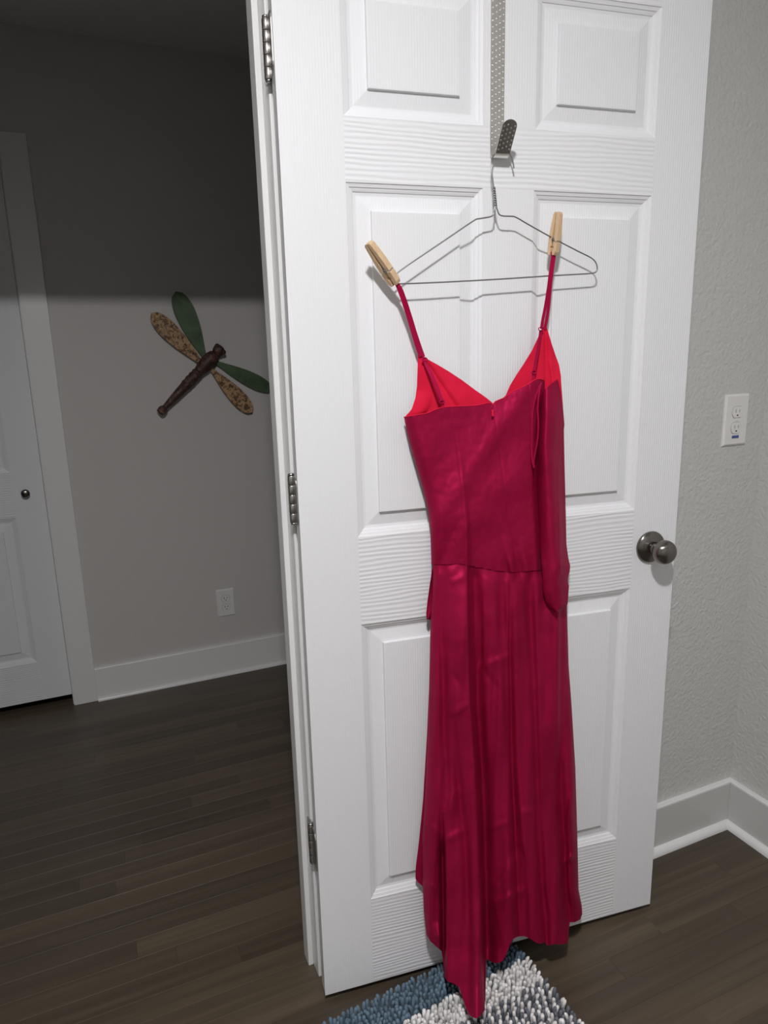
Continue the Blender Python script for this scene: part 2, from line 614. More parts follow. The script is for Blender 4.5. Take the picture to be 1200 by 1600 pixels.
# hinges
for px, py in ((419.5, 77), (460.5, 780), (488.5, 1318)):
    c = unproj(px, py, -.046)
    z = c[2]
    h = empty('hinge', (-.0035, .0475, z))
    h.parent = door
    r, HL = .0066, .0445
    for i in range(5):
        a, b = -HL + i * 2 * HL / 5, -HL + (i + 1) * 2 * HL / 5
        MB().lathe([(a + .0004, r * .93), (a + .0012, r), (b - .0012, r), (b - .0004, r * .93)], (0, 0, 0), (0, 0, 1), 20).build('knuckle', M['chrome'], h, smooth=True, sharp=40)
    MB().lathe([(-HL - .004, .0035), (-HL - .003, .0052), (-HL, .0058)], (0, 0, 0), (0, 0, 1), 16).build('pin_tip', M['chrome'], h, smooth=True)
    MB().lathe([(HL, .0055), (HL + .0035, .0055), (HL + .0045, .0035)], (0, 0, 0), (0, 0, 1), 16).build('pin_head', M['chrome'], h, smooth=True)
    # leaf on the door edge and leaf on the jamb, rounded corners
    def leaf(wd):
        rc = .014
        p = [(0, -HL), (wd - rc, -HL)] + [(wd - rc + rc * math.sin(t), -HL + rc - rc * math.cos(t)) for t in (.4, .8, 1.2)] + [(wd, -HL + rc), (wd, HL - rc)]
        p += [(wd - rc + rc * math.cos(t), HL - rc + rc * math.sin(t)) for t in (.4, .8, 1.2)] + [(wd - rc, HL), (0, HL)]
        return p
    MB().prism(leaf(.040), (.0027, .000, 0), (0, -1, 0), (0, 0, 1), (1, 0, 0), .0022).build('leaf', M['chrome'], h)
    ja = Vector((ST, CT, 0))            # depth direction of the jamb in the door frame
    jn = Vector((CT, -ST, 0))
    o_ = Vector((JX * CT - (WY + .004) * ST, JX * ST + (WY + .004) * CT, 0)) - Vector((-.0035, .0475, 0))
    ja = Vector((-ST, CT, 0))
    jn = Vector((CT, ST, 0))
    MB().prism(leaf(.034), o_ - ja * .012, ja, (0, 0, 1), jn, .0022).build('leaf', M['chrome'], h)

# bifold closet door in the hall
d2 = empty('door_2', (-.504, HY + .010, .040))
tag(d2, kind='structure')
LW, LH = .393, 1.99
for k in range(2):
    lf = empty('leaf', (-(k + 1) * LW - k * .003, 0, 0))
    lf.parent = d2
    MB().box((.0005, .011, .0005), (LW - .0005, .034, LH - .0005)).build('core', M['trim'], lf)
    a, b = .107, LW - .107
    rows = ((.163, .751), (.923, 1.545), (1.65, 1.875))
    for u0, u1 in ((0, a), (b, LW)):
        MB().box((u0, 0, 0), (u1, ED, LH)).build('stile', M['door_v'], lf)
    vv = [0] + [q for r_ in rows for q in r_] + [LH]
    for i in range(0, len(vv), 2):
        MB().box((a, 0, vv[i]), (b, ED, vv[i + 1])).build('rail', M['door_h'], lf)
    for v0, v1 in rows:
        panel(a, b, v0, v1, lf, 1.15)
kb = MB().lathe([(0, .009), (.004, .008), (.010, .007), (.014, .012), (.019, .0155), (.024, .0145), (.027, .010), (.0285, .0)], (0, 0, 0), (0, -1, 0), 28).build('pull_knob', M['nickel'], d2, smooth=True)
kb.location = (-.063, 0, .842)

# ------------------------------------------------------------------ ceiling lamp (above the camera, out of frame)
lamp = empty('ceiling_light', (LAMP_POS[0], LAMP_POS[1], CEIL))
tag(lamp, 'flat round white ceiling lamp with a glowing disc', 'lamp')
MB().lathe([(0, .095), (.014, .095), (.020, .088), (.0215, .074), (.0205, .0705)], (0, 0, 0), (0, 0, -1), 40).build('housing', M['plate'], lamp, smooth=True, sharp=40)
em = bpy.data.materials.new('lamp_glow')
em.use_nodes = True
nt = em.node_tree
nt.nodes.clear()
e_ = nt.nodes.new('ShaderNodeEmission')
e_.inputs[0].default_value = LAMP_COLOR
e_.inputs[1].default_value = LAMP_STRENGTH
o_ = nt.nodes.new('ShaderNodeOutputMaterial')
nt.links.new(e_.outputs[0], o_.inputs[0])
r = LAMP_RADIUS
zd = LAMP_POS[2] - CEIL
MB().lathe([(0, r), (.005, r * .96), (.009, r * .80), (.0115, r * .5), (.0125, r * .1)], (0, 0, zd), (0, 0, -1), 40).build('diffuser', em, lamp, smooth=True)


# ------------------------------------------------------------------ wall outlets
def outlet(cx, cz, ywall, w, h, label, strip=False):
    t = empty('wall_outlet', (cx, ywall, cz))
    tag(t, label, 'outlet')
    b = .004
    mb = MB()
    vs, fs = [], []
    for d, dep in ((0, 0), (0, .003), (b, .0062)):
        vs += [(-w / 2 + d, -dep, -h / 2 + d), (w / 2 - d, -dep, -h / 2 + d), (w / 2 - d, -dep, h / 2 - d), (-w / 2 + d, -dep, h / 2 - d)]
    for i in range(2):
        for j in range(4):
            fs.append((i * 4 + j, i * 4 + (j + 1) % 4, i * 4 + 4 + (j + 1) % 4, i * 4 + 4 + j))
    fs += [(8, 9, 10, 11), (3, 2, 1, 0)]
    mb.add(vs, fs).build('cover_plate', M['plate'], t)
    for s in (1, -1):
        z = s * .0195
        n = 28
        poly = []
        for i in range(n):
            q = 2 * math.pi * i / n
            poly.append((.0172 * math.cos(q), max(-.0137, min(.0137, .0172 * math.sin(q)))))
        f = MB().prism(poly, (0, -.0068, z), (1, 0, 0), (0, 0, 1), (0, -1, 0), .0022).build('receptacle', M['plate'], t)
        ring = MB().prism([(1.07 * a, 1.07 * b_) for a, b_ in poly], (0, -.0061, z), (1, 0, 0), (0, 0, 1), (0, -1, 0), .0006).build('gap_ring', M['slotgrey'], t)
        for sx, hh in ((-.0063, .0085), (.0063, .0070)):
            MB().box((sx - .0011, -.0083, z + .0030 - hh / 2), (sx + .0011, -.0078, z + .0030 + hh / 2)).build('slot', M['slotgrey'] if strip else M['black'], f)
        MB().prism([(.0024 * math.cos(q), .0024 * math.sin(q) if math.sin(q) < .3 else .0012) for q in [i * math.pi / 6 for i in range(12)]],
                   (0, -.0080, z - .0073), (1, 0, 0), (0, 0, 1), (0, -1, 0), .0006).build('ground_hole', M['black'], f)
    MB().lathe([(0, .0032), (.0008, .003), (.0012, .0015), (.0013, .0)], (0, -.0062, 0), (0, -1, 0), 14).build('screw', M['plate'], t, smooth=True)
    if strip:
        MB().box((-.0115, -.0072, -.0452), (.0115, -.0058, -.0385)).build('indicator_strip', M['blue'], t)['label'] = 'small blue strip'
    return t


outlet(1.1487, 1.1702, WY, .080, .1265, 'white outlet plate with small blue strip on grey wall right of door', True)
outlet(.1393, .3280, HY, .076, .122, 'white outlet plate low on the dark hallway wall above baseboard')

# ------------------------------------------------------------------ dragonfly on the hall wall
df = empty('dragonfly_ornament', (.143, HY, 1.16))
tag(df, 'carved wooden dragonfly with green and tan wings on hallway wall', 'wall ornament')


def dfp(x, z, yy):
    return (x - .143, yy - HY, z - 1.16)


hd, tl = Vector((.196, 0, 1.398)), Vector((-.060, 0, 1.156))
axv = (tl - hd)
DL = axv.length
axv.normalize()
org = Vector(dfp(hd.x, hd.z, HY - .030))
MB().lathe([(-.008, .0), (-.006, .012), (.000, .021), (.010, .024), (.022, .022), (.030, .017), (.034, .015)], org, axv, 24).build('head', M['dfbody'], df, smooth=True)
for s in (-1, 1):
    side = axv.cross(Vector((0, 1, 0))).normalized() * s
    MB().lathe([(-.009, .0), (-.006, .007), (0, .0095), (.006, .007), (.009, .0)], org + side * .017 + axv * .006 + Vector((0, -.012, 0)), (0, -1, 0), 14).build('eye', M['dfbody'], df, smooth=True)
MB().lathe([(.032, .015), (.036, .021), (.055, .027), (.080, .0285), (.105, .026), (.125, .021), (.134, .018)], org, axv, 24).build('thorax', M['dfbody'], df, smooth=True)
pr = [(.132, .018), (.136, .022), (.142, .022), (.146, .0195), (.160, .0225), (.166, .0200), (.180, .0225), (.187, .0195), (.202, .0215), (.209, .0185), (.24, .0175), (.29, .0135), (.325, .0105)]
MB().lathe(pr, org, axv, 20).build('abdomen', M['dfbody'], df, smooth=True, sharp=40)
MB().lathe([(.323, .0105), (.329, .0155), (.338, .0175), (.346, .0165), (.354, .014), (.356, .0)], org, axv, 16).build('tail_tip', M['dfbody'], df, smooth=True)


def wing(root, tip, wid, mat, y0, tilt):
    a, b = Vector((root[0], 0, root[1])), Vector((tip[0], 0, tip[1]))
    d = b - a
    ln = d.length
    d.normalize()
    s = d.cross(Vector((0, 1, 0))).normalized()
    n = 22
    up, lo = [], []
    for i in range(n + 1):
        t = i / n
        base = .16 + .84 * math.sin(min(1, t / .70) * math.pi / 2) ** 1.25
        if t > .70:
            base *= math.sqrt(max(0.0, 1 - ((t - .70) / .30) ** 2)) * 1.0
        up.append((t * ln, wid / 2 * base))
        lo.append((t * ln, -wid / 2 * base))
    poly = lo + up[::-1][1:]
    o = Vector(dfp(a.x, a.z, y0))
    zz = Vector((0, -1, 0)) + s * tilt
    w_ = MB().prism(poly, o, d, s, zz.normalized(), .007).build('wing', mat, df)
    bevel(w_, .0015, 2)
    w_.location.y -= 0
    return w_


wing((.137, 1.350), (.0436, 1.6134), .080, M['wing_g'], HY - .012, .1)['label'] = 'dark green upper wing'
wing((.128, 1.330), (-.0556, 1.5325), .070, M['wing_t'], HY - .020, .1)['label'] = 'crackled tan wing'
wing((.160, 1.350), (.400, 1.222), .062, M['wing_g'], HY - .012, .1)['label'] = 'green wing partly behind the door jamb'
wing((.146, 1.325), (.306, 1.136), .064, M['wing_t'], HY - .020, .1)['label'] = 'crackled tan lower wing'

# ------------------------------------------------------------------ bath mat of chenille loops
RA = math.radians(4.0)
mat_o = empty('bath_mat', (.434, -.030, 0), RA)
tag(mat_o, 'shaggy chenille bath mat striped teal, white and slate under the dress hem', 'mat')
MW, MD = .81, .51
bevel(MB().box((-MW, -MD, .0005), (0, 0, .006)).build('backing', M['matbase'], mat_o), .002)
piles = {'teal': MB(), 'cream': MB(), 'slate': MB()}
rr = random.Random(11)


def tuft(mb, x, y, h, r, tx, ty):
    n = 6
    vs, fs = [], []
    lv = [(0, .8), (.45, 1.0), (.8, 1.0), (.95, .7)]
    for k, (t, s) in enumerate(lv):
        cx, cy = x + tx * t * t, y + ty * t * t
        for j in range(n):
            q = 2 * math.pi * j / n
            vs.append((cx + r * s * math.cos(q), cy + r * s * math.sin(q), .005 + h * t))
    vs.append((x + tx, y + ty, .005 + h))
    for k in range(len(lv) - 1):
        for j in range(n):
            fs.append((k * n + j, k * n + (j + 1) % n, k * n + n + (j + 1) % n, k * n + n + j))
    k = (len(lv) - 1) * n
    for j in range(n):
        fs.append((k + j, k + (j + 1) % n, len(vs) - 1))
    mb.add(vs, fs)


SPX, SPY = .0094, .0104
for i in range(int(MW / SPX)):
    for j in range(int(MD / SPY)):
        x = -(i + .5) * SPX + rr.uniform(-.0016, .0016)
        yy = -(j + .5) * SPY + rr.uniform(-.0018, .0018)
        if yy > -.072:
            k = 'teal'
        elif yy > -.132:
            k = 'cream'
        else:
            k = 'cream' if (i * 1.0 + j * .45 + rr.uniform(-.12, .12)) % 2 < 1.0 else 'slate'
        h = rr.uniform(.020, .027)
        edge = .004 if (i == 0) else 0
        tuft(piles[k], x, yy, h, rr.uniform(.0038, .0046), rr.uniform(-.0045, .0045) + edge, rr.uniform(-.005, .003) + (.004 if j == 0 else 0))
for k, nm in (('teal', 'teal_pile'), ('cream', 'white_pile'), ('slate', 'slate_pile')):
    piles[k].build(nm, M[k], mat_o, smooth=True)['kind'] = 'stuff'

# ------------------------------------------------------------------ over-the-door hook
HB = (.382, 0, 1.655)
hk = door_root('over_door_hook', HB)
tag(hk, 'perforated steel strap hook hung over the top of the white door', 'hook')
SWD = .0262


def perforated(mb, pts, ncol=4, rows_per=.0096, rh=.0018):
    """band along pts (centre line points in the door frame) with punched holes: built cell by cell"""
    pts = [Vector(p) for p in pts]
    cum = [0]
    for a, b in zip(pts[:-1], pts[1:]):
        cum.append(cum[-1] + (b - a).length)

    def at(s):
        s = min(max(s, 0), cum[-1] - 1e-7)
        for i in range(len(cum) - 1):
            if s <= cum[i + 1]:
                t = (s - cum[i]) / (cum[i + 1] - cum[i])
                return pts[i].lerp(pts[i + 1], t)
    cw = SWD / ncol
    for c in range(ncol):
        off = (0, .36, .72, .08)[c] * rows_per
        s = -off
        while s < cum[-1]:
            a, b = max(s, 0), min(s + rows_per, cum[-1])
            s += rows_per
            x0 = -SWD / 2 + c * cw
            x1 = x0 + cw
            if b - a < 1e-5:
                continue
            if b - a < rows_per * .95:
                vs = [at(a) + Vector((x0, 0, 0)), at(a) + Vector((x1, 0, 0)), at(b) + Vector((x1, 0, 0)), at(b) + Vector((x0, 0, 0))]
                mb.add(vs, [(0, 1, 2, 3)])
                continue
            mid, cx = (a + b) / 2, (x0 + x1) / 2
            outer = [(x0, a), (cx, a), (x1, a), (x1, mid), (x1, b), (cx, b), (x0, b), (x0, mid)]
            inner = [(cx + rh * math.cos(q), mid + rh * math.sin(q)) for q in [math.radians(225 + 45 * i) for i in range(8)]]
            vs = [at(v) + Vector((u, 0, 0)) for u, v in outer + inner]
            mb.add(vs, [(i, (i + 1) % 8, 8 + (i + 1) % 8, 8 + i) for i in range(8)])


pt = [(HB[0], -.0009, HT + .002)]
pt += [(HB[0], -.0009, HT - .02 * k) for k in range(1, 18)]
pt = [p for p in pt if p[2] > 1.672] + [(HB[0], -.0018, 1.672)]
mb = MB()
perforated(mb, pt)
st = mb.build('strap', M['hook'], hk, off=HB)
sd = st.modifiers.new('thick', 'SOLIDIFY')
sd.thickness = .0009
sd.offset = 0
# bend and lip
arc = []
for k in range(0, 11):
    q = k / 10 * math.radians(140)
    rb = .0125
    arc.append((HB[0], -.0018 - rb + rb * math.cos(q), 1.672 - rb * math.sin(q)))
e = Vector(arc[-1])
dirn = Vector((0, -math.sin(math.radians(36)), math.cos(math.radians(36))))
lipn = [tuple(e + dirn * .052 * k / 8) for k in range(1, 9)]
MB().ribbon(arc, SWD, .0014, side=(1, 0, 0)).build('bend', M['hook'], hk, off=HB, smooth=True, sharp=40)
n = 12
lipmb = MB()
lp_poly = [(-SWD / 2, 0), (SWD / 2, 0), (SWD / 2, .043)] + [(SWD / 2 * math.cos(t), .043 + SWD / 2 * .85 * math.sin(t)) for t in [i * math.pi / n for i in range(1, n)]] + [(-SWD / 2, .043)]
nrm = dirn.cross(Vector((1, 0, 0)))
lipo = lipmb.prism(lp_poly, e, (1, 0, 0), dirn, nrm, .0014).build('lip', M['hook_back'], hk, off=HB)
bm = MB()
for r_ in range(7):
    for c in range(4):
        u = -SWD / 2 + SWD / 4 * (c + .5)
        v = .006 + r_ * .0074 + (0, .0027, .0053, .001)[c]
        if v > .048:
            continue
        for sgn in (1, -1):
            bm.lathe([(0, .0017), (.0006, .0014), (.0010, .0006)], e + Vector((u, 0, 0)) + dirn * v + nrm * sgn * .0006, nrm * sgn, 8)
o = bm.build('dimples', M['chrome'], lipo, off=HB, smooth=True)
o['kind'] = 'stuff'
# top return over the door edge
MB().box((HB[0] - SWD / 2, -.0024, HT + .0004), (HB[0] + SWD / 2, T + .0016, HT + .0018)).build('top_return', M['hook'], hk, off=HB)
MB().box((HB[0] - SWD / 2, T + .0003, HT - .03), (HB[0] + SWD / 2, T + .0016, HT + .0018)).build('back_lip', M['hook'], hk, off=HB)

# ------------------------------------------------------------------ wire hanger
WR = .00125


def PX(l):
    return [unproj(*p) for p in l]


hg = door_root('wire_hanger', (.382, -.03, 1.45))
tag(hg, 'thin grey wire coat hanger hanging crooked from the steel door hook', 'hanger')
HGO = (.382, -.03, 1.45)
hookpath = PX([(772, 300, .027), (769.5, 278, .028), (768, 262, .027), (768.5, 250, .024), (772, 242, .019), (779, 237, .016), (788, 236, .0155), (795, 239, .016), (799, 246, .016), (801.5, 254, .0155), (803, 263, .015)])
MB().tube(spline(hookpath, 5), WR, 8).build('hook', M['wire'], hg, off=HGO, smooth=True)
# twisted neck
tp, bt = unproj(771.5, 292, .027), unproj(774.5, 322, .028)
for ph in (0, math.pi):
    pts = []
    for k in range(41):
        t = k / 40
        c = tp + (bt - tp) * t
        q = t * 2 * math.pi * 4 + ph
        pts.append((c[0] + .0017 * math.cos(q), c[1] + .0017 * math.sin(q), c[2]))
    MB().tube(pts, WR, 8).build('twist', M['wire'], hg, off=HGO, smooth=True)
body = [(774, 322, .028), (772, 328, .028), (771.5, 334, .028), (768, 338, .028), (760, 340, .028), (748, 342, .028), (740, 345, .028), (700, 372, .029), (660, 399, .030), (632, 418, .031), (618, 429, .0315), (612.5, 436, .0315), (615, 442, .0315), (625, 443.5, .0315),
        (680, 441.5, .031), (740, 438.5, .030), (800, 435, .029), (860, 431, .029), (905, 428.5, .028), (925, 427, .028), (932, 424, .028), (933, 417, .028), (930, 409, .028), (922, 402, .028), (900, 391, .028), (860, 370, .028), (825, 350.5, .028), (806, 339.5, .028), (797, 338, .028), (786, 337.5, .028), (780, 335, .028), (777.5, 329, .028), (775, 322, .028)]
MB().tube(spline(PX(body), 5), WR, 8).build('frame', M['wire'], hg, off=HGO, smooth=True)


# ------------------------------------------------------------------ clothespins
def clothespin(jaw, handle, roll, scale, label):
    j, h = Vector(unproj(*jaw)), Vector(unproj(*handle))
    ax = (h - j).normalized()
    s = (h - j).length / .084
    t = door_root('clothespin', j)
    tag(t, label, 'clothespin', None)
    b0 = Vector((0, -1, 0))
    b0 = (b0 - ax * b0.dot(ax)).normalized()
    c0 = ax.cross(b0).normalized()
    b = (b0 * math.cos(roll) + c0 * math.sin(roll)).normalized()
    c = ax.cross(b).normalized()
    prof = [(0, .0024), (.004, .0018), (.012, .0018), (.0135, .0034), (.0165, .0034), (.018, .0018), (.026, .0018), (.029, .0032), (.032, .0032), (.035, .0022), (.058, .0020), (.079, .0006), (.084, .0004),
            (.084, .0042), (.080, .0062), (.050, .0088), (.0282, .0094), (.0278, .0082), (.0252, .0082), (.0248, .0094), (.006, .0086), (0, .0062)]
    for sg in (1, -1):
        o = MB().prism([(a * s, q * scale) for a, q in prof], (0, 0, 0), ax, b * sg, c, .0095 * scale).build('prong', M['pinwood'], t)
        bevel(o, .0004, 1)
    # spring: coil across the pin plus arms seated in the grooves
    co = ax * .0305 * s
    pts = []
    for k in range(57):
        q = k / 56 * 2 * math.pi * 4.5
        pts.append(co + ax * .0032 * math.cos(q) + b * .0032 * math.sin(q) + c * (-.0058 + .0116 * k / 56) * scale)
    MB().tube(pts, .0006, 6).build('spring_coil', M['wire'], t, smooth=True)
    for sg in (1, -1):
        gp = ax * .026 * s + b * sg * .0080 * scale
        ends = pts[0] if sg > 0 else pts[-1]
        e1 = gp + c * (-.0053 * sg) * scale
        e2 = gp + c * (.0053 * sg) * scale
        MB().tube([ends, (ends + e1) / 2 + c * (-.0006 * sg), e1, e2], .0006, 6).build('spring_arm', M['wire'], t, smooth=True)
    return t


clothespin((618.5, 444, .034), (575.5, 379, .044), .42, 1.22, 'wooden clothespin leaning at the left end of the wire hanger')
clothespin((863.5, 399, .028), (872.5, 331.5, .036), .30, 1.10, 'upright wooden clothespin on the right slope of the wire hanger')

# ------------------------------------------------------------------ the dress
DO = (.38, -.05, .03)
dress = door_root('dress', DO)
tag(dress, 'long crimson satin slip dress hung by its straps in front of the door', 'dress')


def tab(pts):
    a = np.array(pts, float)
    return lambda q: np.interp(q, a[:, 0], a[:, 1])


def along(poly):
    """polyline (x,y) -> x as function of y"""
    a = np.array(sorted(poly, key=lambda p: p[1]), float)
    return lambda yy: np.interp(yy, a[:, 1], a[:, 0])


def fbm(X, Y, sx, sy, seed, octv=3):
    out = np.zeros(X.size)
    for i, (a, b) in enumerate(zip(X.ravel(), Y.ravel())):
        out[i] = noise.fractal(Vector((a * sx, b * sy, seed)), 1.0, 2.0, octv)
    return out.reshape(X.shape)


def ridge(X, Y, poly, amp, wl, wr):
    """asymmetric fold along a polyline; amp = [(y, a), ...]"""
    d = X - along(poly)(Y)
    a = np.interp(Y, [p[0] for p in amp], [p[1] for p in amp])
    return a * np.where(d < 0, np.exp(-(d / wl) ** 2), np.exp(-(d / wr) ** 2))


def step(X, Y, poly, amp, wd):
    """raises everything right of the polyline"""
    d = X - along(poly)(Y)
    a = np.interp(Y, [p[0] for p in amp], [p[1] for p in amp])
    return a * (1 / (1 + np.exp(-d / wd)))


def sheet(name, xl, xr, top, hem, y0, y1, wfun, mat, nc=150, dy=4.0, ease=True, parent=None, solid=0.0):
    """cloth sheet: measured outline xl(y)..xr(y), clipped by top(x) and hem(x); depth from wfun"""
    ys = np.arange(y0, y1 + dy, dy)
    s = np.linspace(0, 1, nc)
    if ease:
        s = .5 - .5 * np.cos(np.pi * s)
        s = .5 * s + .5 * np.linspace(0, 1, nc)
    Y = np.repeat(ys[:, None], nc, 1)
    S = np.repeat(s[None], len(ys), 0)
    X = xl(Y) + (xr(Y) - xl(Y)) * S
    hm, tp_ = hem(X), top(X)
    low, high = Y > hm, Y < tp_
    Yc = np.minimum(np.maximum(Y, tp_), hm)
    Wd = wfun(X, Yc, S)
    P = unproj_arr(X, Yc, Wd)
    idx = np.arange(Y.size).reshape(Y.shape)
    fs = []
    for i in range(len(ys) - 1):
        for j in range(nc - 1):
            if (low[i, j] and low[i, j + 1]) or (high[i + 1, j] and high[i + 1, j + 1]):
                continue
            fs.append((idx[i, j], idx[i + 1, j], idx[i + 1, j + 1], idx[i, j + 1]))
    used = sorted({i for f in fs for i in f})
    mp = {a: b for b, a in enumerate(used)}
    mb = MB()
    PP = P.reshape(-1, 3)
    mb.add([PP[i] for i in used], [tuple(mp[i] for i in f) for f in fs])
    o = mb.build(name, mat, parent or dress, off=DO, smooth=True)
    if solid:
        md = o.modifiers.new('cloth_thickness', 'SOLIDIFY')
        md.thickness = solid
        md.offset = -1
    return o


def rnd(d, wd):
    t = np.clip(d / wd, 0, 1)
    return np.sqrt(np.clip(1 - (1 - t) ** 2, 0, 1))


# ---- bodice back
bb_xl = along([(631, 650), (633, 662), (640, 692), (651, 730), (662, 768), (669, 798), (672.5, 830), (674, 880), (675, 900)])
bb_xr = along([(852, 580), (850, 620), (846, 680), (844, 760), (848, 830), (853, 900)])
bb_top = tab([(628, 652.5), (636, 651), (650, 648.5), (668, 645.5), (680, 640), (692, 636), (720, 634.5), (745, 633.5), (762, 629.5), (768, 630), (770.5, 634), (772, 628), (778, 625.5), (788, 621.5), (800, 612.5), (812, 606.5), (825, 600.5), (835, 593.5), (843, 591.5), (852, 595)])
bb_hem = tab([(600, 883.5), (676, 882.5), (705, 883), (716, 881), (730, 884), (745, 886.5), (775, 892.5), (800, 894.5), (820, 893.5), (856, 891)])


def bb_w(X, Y, S):
    w0 = np.interp(Y, [590, 640, 760, 880, 900], [.040, .046, .050, .050, .049])
    f = np.zeros_like(X)
    f += ridge(X, Y, [(716, 700), (724, 760), (728, 820), (729, 895)], [(690, 0), (760, .004), (830, .009), (890, .011)], 24, 5)
    f -= ridge(X, Y, [(735, 740), (738, 820), (741, 895)], [(740, 0), (820, .003), (890, .004)], 6, 16)
    # broad soft sways of the cloth
    f += .006 * np.exp(-(((X - 775) + .9 * (Y - 770)) / 38) ** 2) * np.clip((Y - 690) / 60, 0, 1) * np.clip((880 - Y) / 60, 0, 1)
    f -= .0025 * np.exp(-(((X - 690) + .75 * (Y - 720)) / 26) ** 2)
    f += .005 * np.exp(-(((X - 690) + .7 * (Y - 800)) / 18) ** 2)
    f -= .005 * np.exp(-(((X - 700) + .45 * (Y - 850)) / 12) ** 2) * np.clip((Y - 800) / 30, 0, 1)
    # gathers above the waist seam at the centre
    for c_, a_, wd_ in ((800, .006, 5), (812, -.004, 4), (824, .005, 6), (790, -.003, 5)):
        f += a_ * np.exp(-((X - c_ - (Y - 890) * .22) / wd_) ** 2) * np.clip((Y - 835) / 45, 0, 1)
    # seams
    for poly in ([(703, 636), (710, 670), (716, 710), (722, 770), (726, 830), (728, 890)], [(771, 634), (776, 670), (783, 720), (788, 760), (797, 820), (806, 880), (808, 895)], [(826, 598), (832, 690), (838, 800), (842, 890)]):
        f -= ridge(X, Y, poly, [(590, .0011), (900, .0011)], 1.3, 1.3)
    f += .0020 * fbm(X, Y, .020, .014, 41.0, 3)
    f += .0007 * fbm(X, Y, .12, .10, 47.0, 2)
    # tuck under the side panel at the right, round at the left
    f -= .032 * np.clip((X - (bb_xr(Y) - 15)) / 15, 0, 1) ** 2 * np.clip((Y - 600) / 40, .3, 1)
    e_ = rnd(X - bb_xl(Y), 24)
    return np.maximum(.014, .016 + (w0 + f - .016) * e_)


# ---- skirt, outer (camera side) layer
sk_xl = along([(676, 870), (676, 890), (673, 950), (671, 1050), (668.5, 1150), (664, 1250), (660, 1310), (660.5, 1380), (662, 1420), (667, 1470), (672, 1500), (676, 1600)])
sk_xr = along([(886, 870), (886, 950), (888.5, 1040), (893, 1100), (899, 1200), (902, 1300), (904, 1390), (909, 1415), (910, 1430), (908, 1600)])
sk_hem = tab([(655, 1440), (667, 1462), (672.5, 1471), (676, 1474), (690, 1486), (692.5, 1503), (694, 1526), (699, 1533), (709, 1537), (716, 1541), (722, 1556), (729, 1578), (735, 1588), (744, 1591.5), (751, 1587), (757.5, 1578), (758.5, 1560), (756.5, 1540), (757.5, 1500), (760, 1498), (768, 1503), (776, 1505.5), (785, 1502), (791, 1492), (796, 1478), (802, 1467), (810, 1463), (820, 1463), (830, 1468), (838, 1473), (845, 1475), (850, 1472), (856, 1478), (866, 1475), (876, 1476), (887, 1474), (889, 1455), (890, 1441), (898, 1441), (906, 1437), (910, 1428)])
sk_top = tab([(670, 881), (700, 881), (716, 879), (730, 882), (745, 885), (775, 891), (800, 893), (820, 892), (846, 890), (890, 890)])


def crease(X, Y, p0, p1, amp, wd, wd2=None):
    """short fold between two points, fading at both ends; wd / wd2 = widths on its two sides"""
    ax_, ay_ = p1[0] - p0[0], p1[1] - p0[1]
    ln = math.hypot(ax_, ay_)
    ux, uy = ax_ / ln, ay_ / ln
    t = ((X - p0[0]) * ux + (Y - p0[1]) * uy) / ln
    d = -(X - p0[0]) * uy + (Y - p0[1]) * ux
    g = np.where(d < 0, np.exp(-(d / wd) ** 2), np.exp(-(d / (wd2 or wd)) ** 2))
    return amp * g * np.clip(np.sin(np.pi * np.clip(t * .9 + .05, 0, 1)), 0, 1) ** .8 * ((t > -.05) & (t < 1.05))


